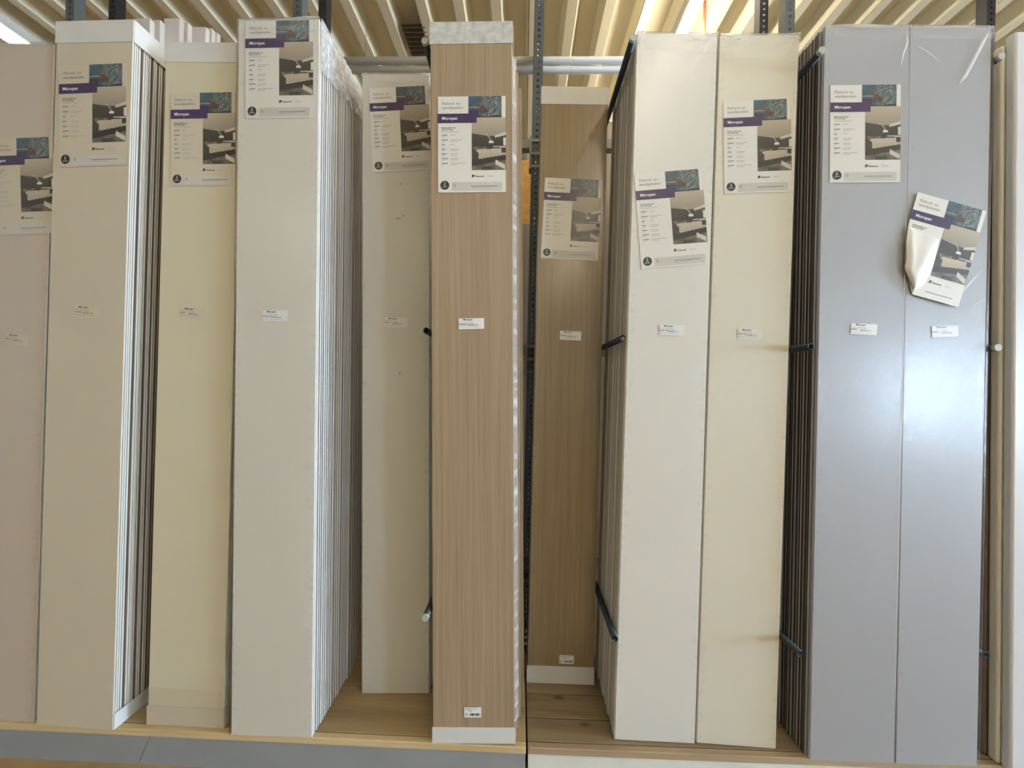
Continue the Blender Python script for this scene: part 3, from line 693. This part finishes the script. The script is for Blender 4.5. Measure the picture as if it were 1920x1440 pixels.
PF.streak([(1712, 86), (1738, 102), (1758, 118)], .0025)
PE.streak([(1702, 60), (1699, 200), (1695, 400), (1691, 600), (1686, 830), (1680, 1100), (1675, 1330)], .0014)
PE.streak([(1696, 66), (1698, 84), (1690, 104), (1686, 125)], .0035)
# thick pale panels at the right edge
def thick(px, label, m_, t, mats, group=None):
    p = Panel(px, label, M[m_], M[mats], t=t); return p
PG = Panel(((1905, 60), (2065, 58), (1895, 1450), (2056, 1456)), 'thick pale grey panel with rounded edges beside the grey pack', M['palegrey'], M['core'], t=.025)
COLS = {}
def rounded(p, m_):
    me = MB().box(-p.w/2, p.w/2, 0, p.t, 0, p.h); q = mesh('board', me.v, me.f); bevel_mesh(q, .006, 3); q.materials.append(m_); p.board.data = q; p.bm = q
rounded(PG, M['palegrey'])
dd = .0265
for (m_, dx, th, lab) in (('warmwhite', -.006, .026, 'thick cream panel behind the thick pale grey panel with rounded edges'),
                          ('brownedge', -.016, .030, 'dark board added as shade in the gap behind the thick cream panel beside the grey pack'),  # dark boards added to stand in for shade in the gap
                          ('brownedge', -.016, .030, 'second dark board added as shade in the gap behind the thick cream panel beside the grey pack')):
    o = bpy.data.objects.new('cladding_panel', PG.bm.copy()); COL.objects.link(o); o.data.materials.clear(); o.data.materials.append(M[m_])
    o.location = PG.loc + PG.mw.to_3x3() @ Vector((dx, dd, 0)); o.location.z = PG.loc.z; o.rotation_euler = PG.root.rotation_euler; o.scale = (1, th/.025, .992)
    dd += th+.0015; tag(o, lab, 'panel')

# ================================================================== RACK
YP = 1.67; YF = 1.86
rack = empty('storage_rack', (0, YP, 0)); tag(rack, 'grey slotted steel rack with dark tube pegs and galvanised rails behind the panels', 'rack')
def off(y): return y-YP
PITCH = .0272
def post_mesh(w, d, h, m_):
    mb = MB(); n = int(h/PITCH); a = w*.30; t = .0025
    def plate(f):       # perforated plate: f maps (s, z) strips
        f(-w/2, -w*.13, 0, h); f(w*.13, w/2, 0, h); z = 0
        for k in range(n+1):
            z1 = min(h, k*PITCH+PITCH*.58); f(-w*.13, w*.13, k*PITCH, z1)
    plate(lambda s0, s1, z0, z1: mb.box(s0, s1, 0, t, z0, z1))
    mb.box(-w/2, -w/2+t, t, d, 0, h); mb.box(w/2-t, w/2, t, d, 0, h)
    me = mesh('post', mb.v, mb.f); me.materials.append(m_); return me
PM = post_mesh(.040, .045, 3.30, M['steel']); PMB = post_mesh(.040, .045, 3.30, M['blacksteel'])
xs_near = [at_depth(px, 50, YP).x for px in (130, 557, 1011, 1481)]
xs_near.append(xs_near[-1] + (xs_near[-1]-xs_near[0])/3)
for i, x in enumerate(xs_near):
    o = bpy.data.objects.new('post', PM); COL.objects.link(o); o.parent = rack; o.location = (x, 0, .0)
    z0 = CAMZ+1.04
xs_far = [at_depth(px, 50, YF).x for px in (210, 604, 1432, 1858)]
xs_far.insert(2, xs_near[2])
for x in xs_far:
    o = bpy.data.objects.new('post', PMB); COL.objects.link(o); o.parent = rack; o.location = (x, off(YF), .0)
ZT, ZM, ZB = CAMZ+1.04, CAMZ-(-.148), CAMZ-.757
XA, XB = xs_near[0]-.9, xs_near[-1]
for z in (ZT, ZM, ZB):
    for i in range(len(xs_near)-1):
        a, b = xs_near[i]+.021, xs_near[i+1]-.021
        MB().box(a, b, -.012, .026, z-.020, z+.020).build('beam', M['bracket'], rack)
    for x in xs_near:
        for sx in (-1, 1):
            xb = x+sx*.026
            m_ = MB().box(xb-.005, xb+.005, -.016, .03, z-.11, z+.03)
            for zz in (z-.100, z-.045, z+.012): m_.box(min(x, xb), max(x, xb), -.006, -.001, zz, zz+.012)
            m_.build('beam_bracket', M['bracket'], rack)
def peg(px, py, Y, hollow, fill=False):
    p = at_depth(px, py, Y); L = YP-.012-Y; r = .0098
    if hollow:
        n = 24; vs = []; fs = []
        for (rr, yy) in ((r, L), (r, 0), (r*.82, 0), (r*.82, .12)):
            for i in range(n): a = 2*math.pi*i/n; vs.append((rr*math.cos(a), yy, rr*math.sin(a)))
        for k in range(3):
            for i in range(n): j = (i+1) % n; fs.append((k*n+i, k*n+j, (k+1)*n+j, (k+1)*n+i))
        fs.append(tuple(range(3*n, 4*n)))
        me = mesh('peg', vs, fs); me.polygons.foreach_set('use_smooth', [True]*len(fs)); me.validate()
        o = obj('peg', me, rack, (M['bluesteel'],))
        if fill:
            MB().cyl((.002, .004, -.002), (.002, .02, -.002), r*.7, 14).build('rusty_plug', M['gold'], o)
    else:
        o = MB().cyl((0, 0, 0), (0, L, 0), r, 24).build('peg', M['bluesteel'], rack, True)
        MB().cyl((0, -.004, 0), (0, .006, 0), r*1.06, 24, r2=r*1.06).build('end_plug', M['plug'], o, True)
    o.location = (p.x, off(Y), p.z)
    MB().box(-.013, .013, L-.006, L, -.045, .018).build('peg_plate', M['blacksteel'], o)
    return p
for (px, py, Y, h) in ((797, 78, 1.172, 0), (1187, 72, 1.165, 0), (1540, 96, 1.135, 0), (1876, 107, 1.166, 0),
                       (441, 620, 1.25, 1), (799, 620, 1.17, 1), (1168, 634, 1.166, 2), (1521, 650, 1.13, 1), (1869, 652, 1.166, 0),
                       (430, 1158, 1.24, 0), (798, 1158, 1.145, 0), (1153, 1198, 1.17, 1), (1500, 1226, 1.13, 1), (1849, 1229, 1.172, 1)):
    peg(px, py, Y, h > 0, h == 2)
# two galvanised rails between the far posts
ta = at_depth(650, 115, YF+.068); tb = at_depth(1166, 113, YF+.068); zt = (ta.z+tb.z)/2
for dz, y in ((.0, .08), (-.0305, .10)):
    MB().cyl((xs_far[1], off(YF)+y-.012, zt+dz), (xs_far[3], off(YF)+y-.012, zt+dz), .0168, 20).build('galvanised_rail', M['galv'], rack, True)

# ================================================================== BEHIND THE RACK
# pale boards on the far side, rising above the beige and cream packs
YB = 2.12
for k, (xa, xb, yt, dep) in enumerate(((252, 280, 34, 2.05), (282, 300, 37, 2.10), (307, 336, 34, 2.14), (337, 352, 42, 2.20), (358, 385, 50, 2.28), (386, 397, 52, 2.34), (398, 407, 60, 2.42))):
    p = at_depth(xa, yt, dep); q = at_depth(xb, yt, dep); w = q.x-p.x
    b = MB().box(p.x, p.x+w*1.05, dep, dep+.03, 0.001, p.z).build('tall_board', M['backboard']); bevel_mesh(b.data, .004, 2)
    tag(b, 'tall pinkish white board rising behind the beige and cream packs', 'board', 'tall boards behind the rack')
for k in range(24):  # row added to block light and keep the gaps dark
    x = -2.6+k*.285
    if -1.75 < x < -1.2: continue
    hh = (2.0 if x < .05 else CAMZ+1.40)+.02*math.sin(k*2.3)
    b = MB().box(x, x+.282, 2.02, 2.045, .001, hh).build('cladding_panel', M['oak']); bevel_mesh(b.data, .001)
    tag(b, 'oak panel added on the far side of the steel rack to block light', 'panel', 'panels added on the far side of the rack to block light')
pa = at_depth(984, 300, 2.9)
b = MB().box(pa.x-.12, pa.x+.16, 2.9, 2.93, 0.001, pa.z-.0).build('orange_board', M['orange']); bevel_mesh(b.data, .002)
tag(b, 'orange board seen through the gap beside the slotted post', 'board')
# roof grille, pipe and hanging wires
gc = [on_floor(x, y, ZC-.004) for (x, y) in ((752, 48), (800, 48), (812, 107), (768, 107))]
gx0 = gc[0].x; gx1 = gx0 + .17; gy0 = gc[0].y; gy1 = gc[2].y
ge = empty('roof_grille', ((gx0+gx1)/2, gy0, ZC)); tag(ge, 'dark brown slatted grille set in the roof deck above the rails', 'grille')
MB().box(gx0-(gx0+gx1)/2, gx1-(gx0+gx1)/2, 0, gy1-gy0, .004, .010).build('grille_plate', M['duct'], ge)
n = 7
for k in range(n):
    yy = (gy1-gy0)*(k+.3)/n; s_ = MB().box(-.08, .08, 0, .03, -.002, .002).build('slat', M['duct'], ge); s_.location = (0, yy, -.006); s_.rotation_euler = (R(35), 0, 0)
pp = at_depth(1322, 10, 2.5)
pe = MB().cyl((pp.x, 2.5, ZC), (pp.x, 2.5, CAMZ+1.3), .010, 14).cyl((pp.x-.0, 2.5, CAMZ+2.18), (pp.x-.07, 2.55, CAMZ+1.95), .006, 10).build('drop_pipe', M['red'], None, True)
tag(pe, 'salmon red pipe dropping from the roof behind the bright white panel', 'pipe')
for (px, dep, lab) in ((358, 2.9, 'thin wire hanging from the roof, nearer the tall white boards'), (373, 2.9, 'thin wire hanging from the roof, nearer the white stack'), (687, 2.7, 'thin wire hanging from the roof above the galvanised rails')):
    p = at_depth(px, 20, dep); w_ = MB().cyl((p.x, dep, ZC+.05), (p.x, dep, CAMZ+1.2), .0014, 6).build('hanging_wire', M['wire'], None)
    tag(w_, lab, 'wire')
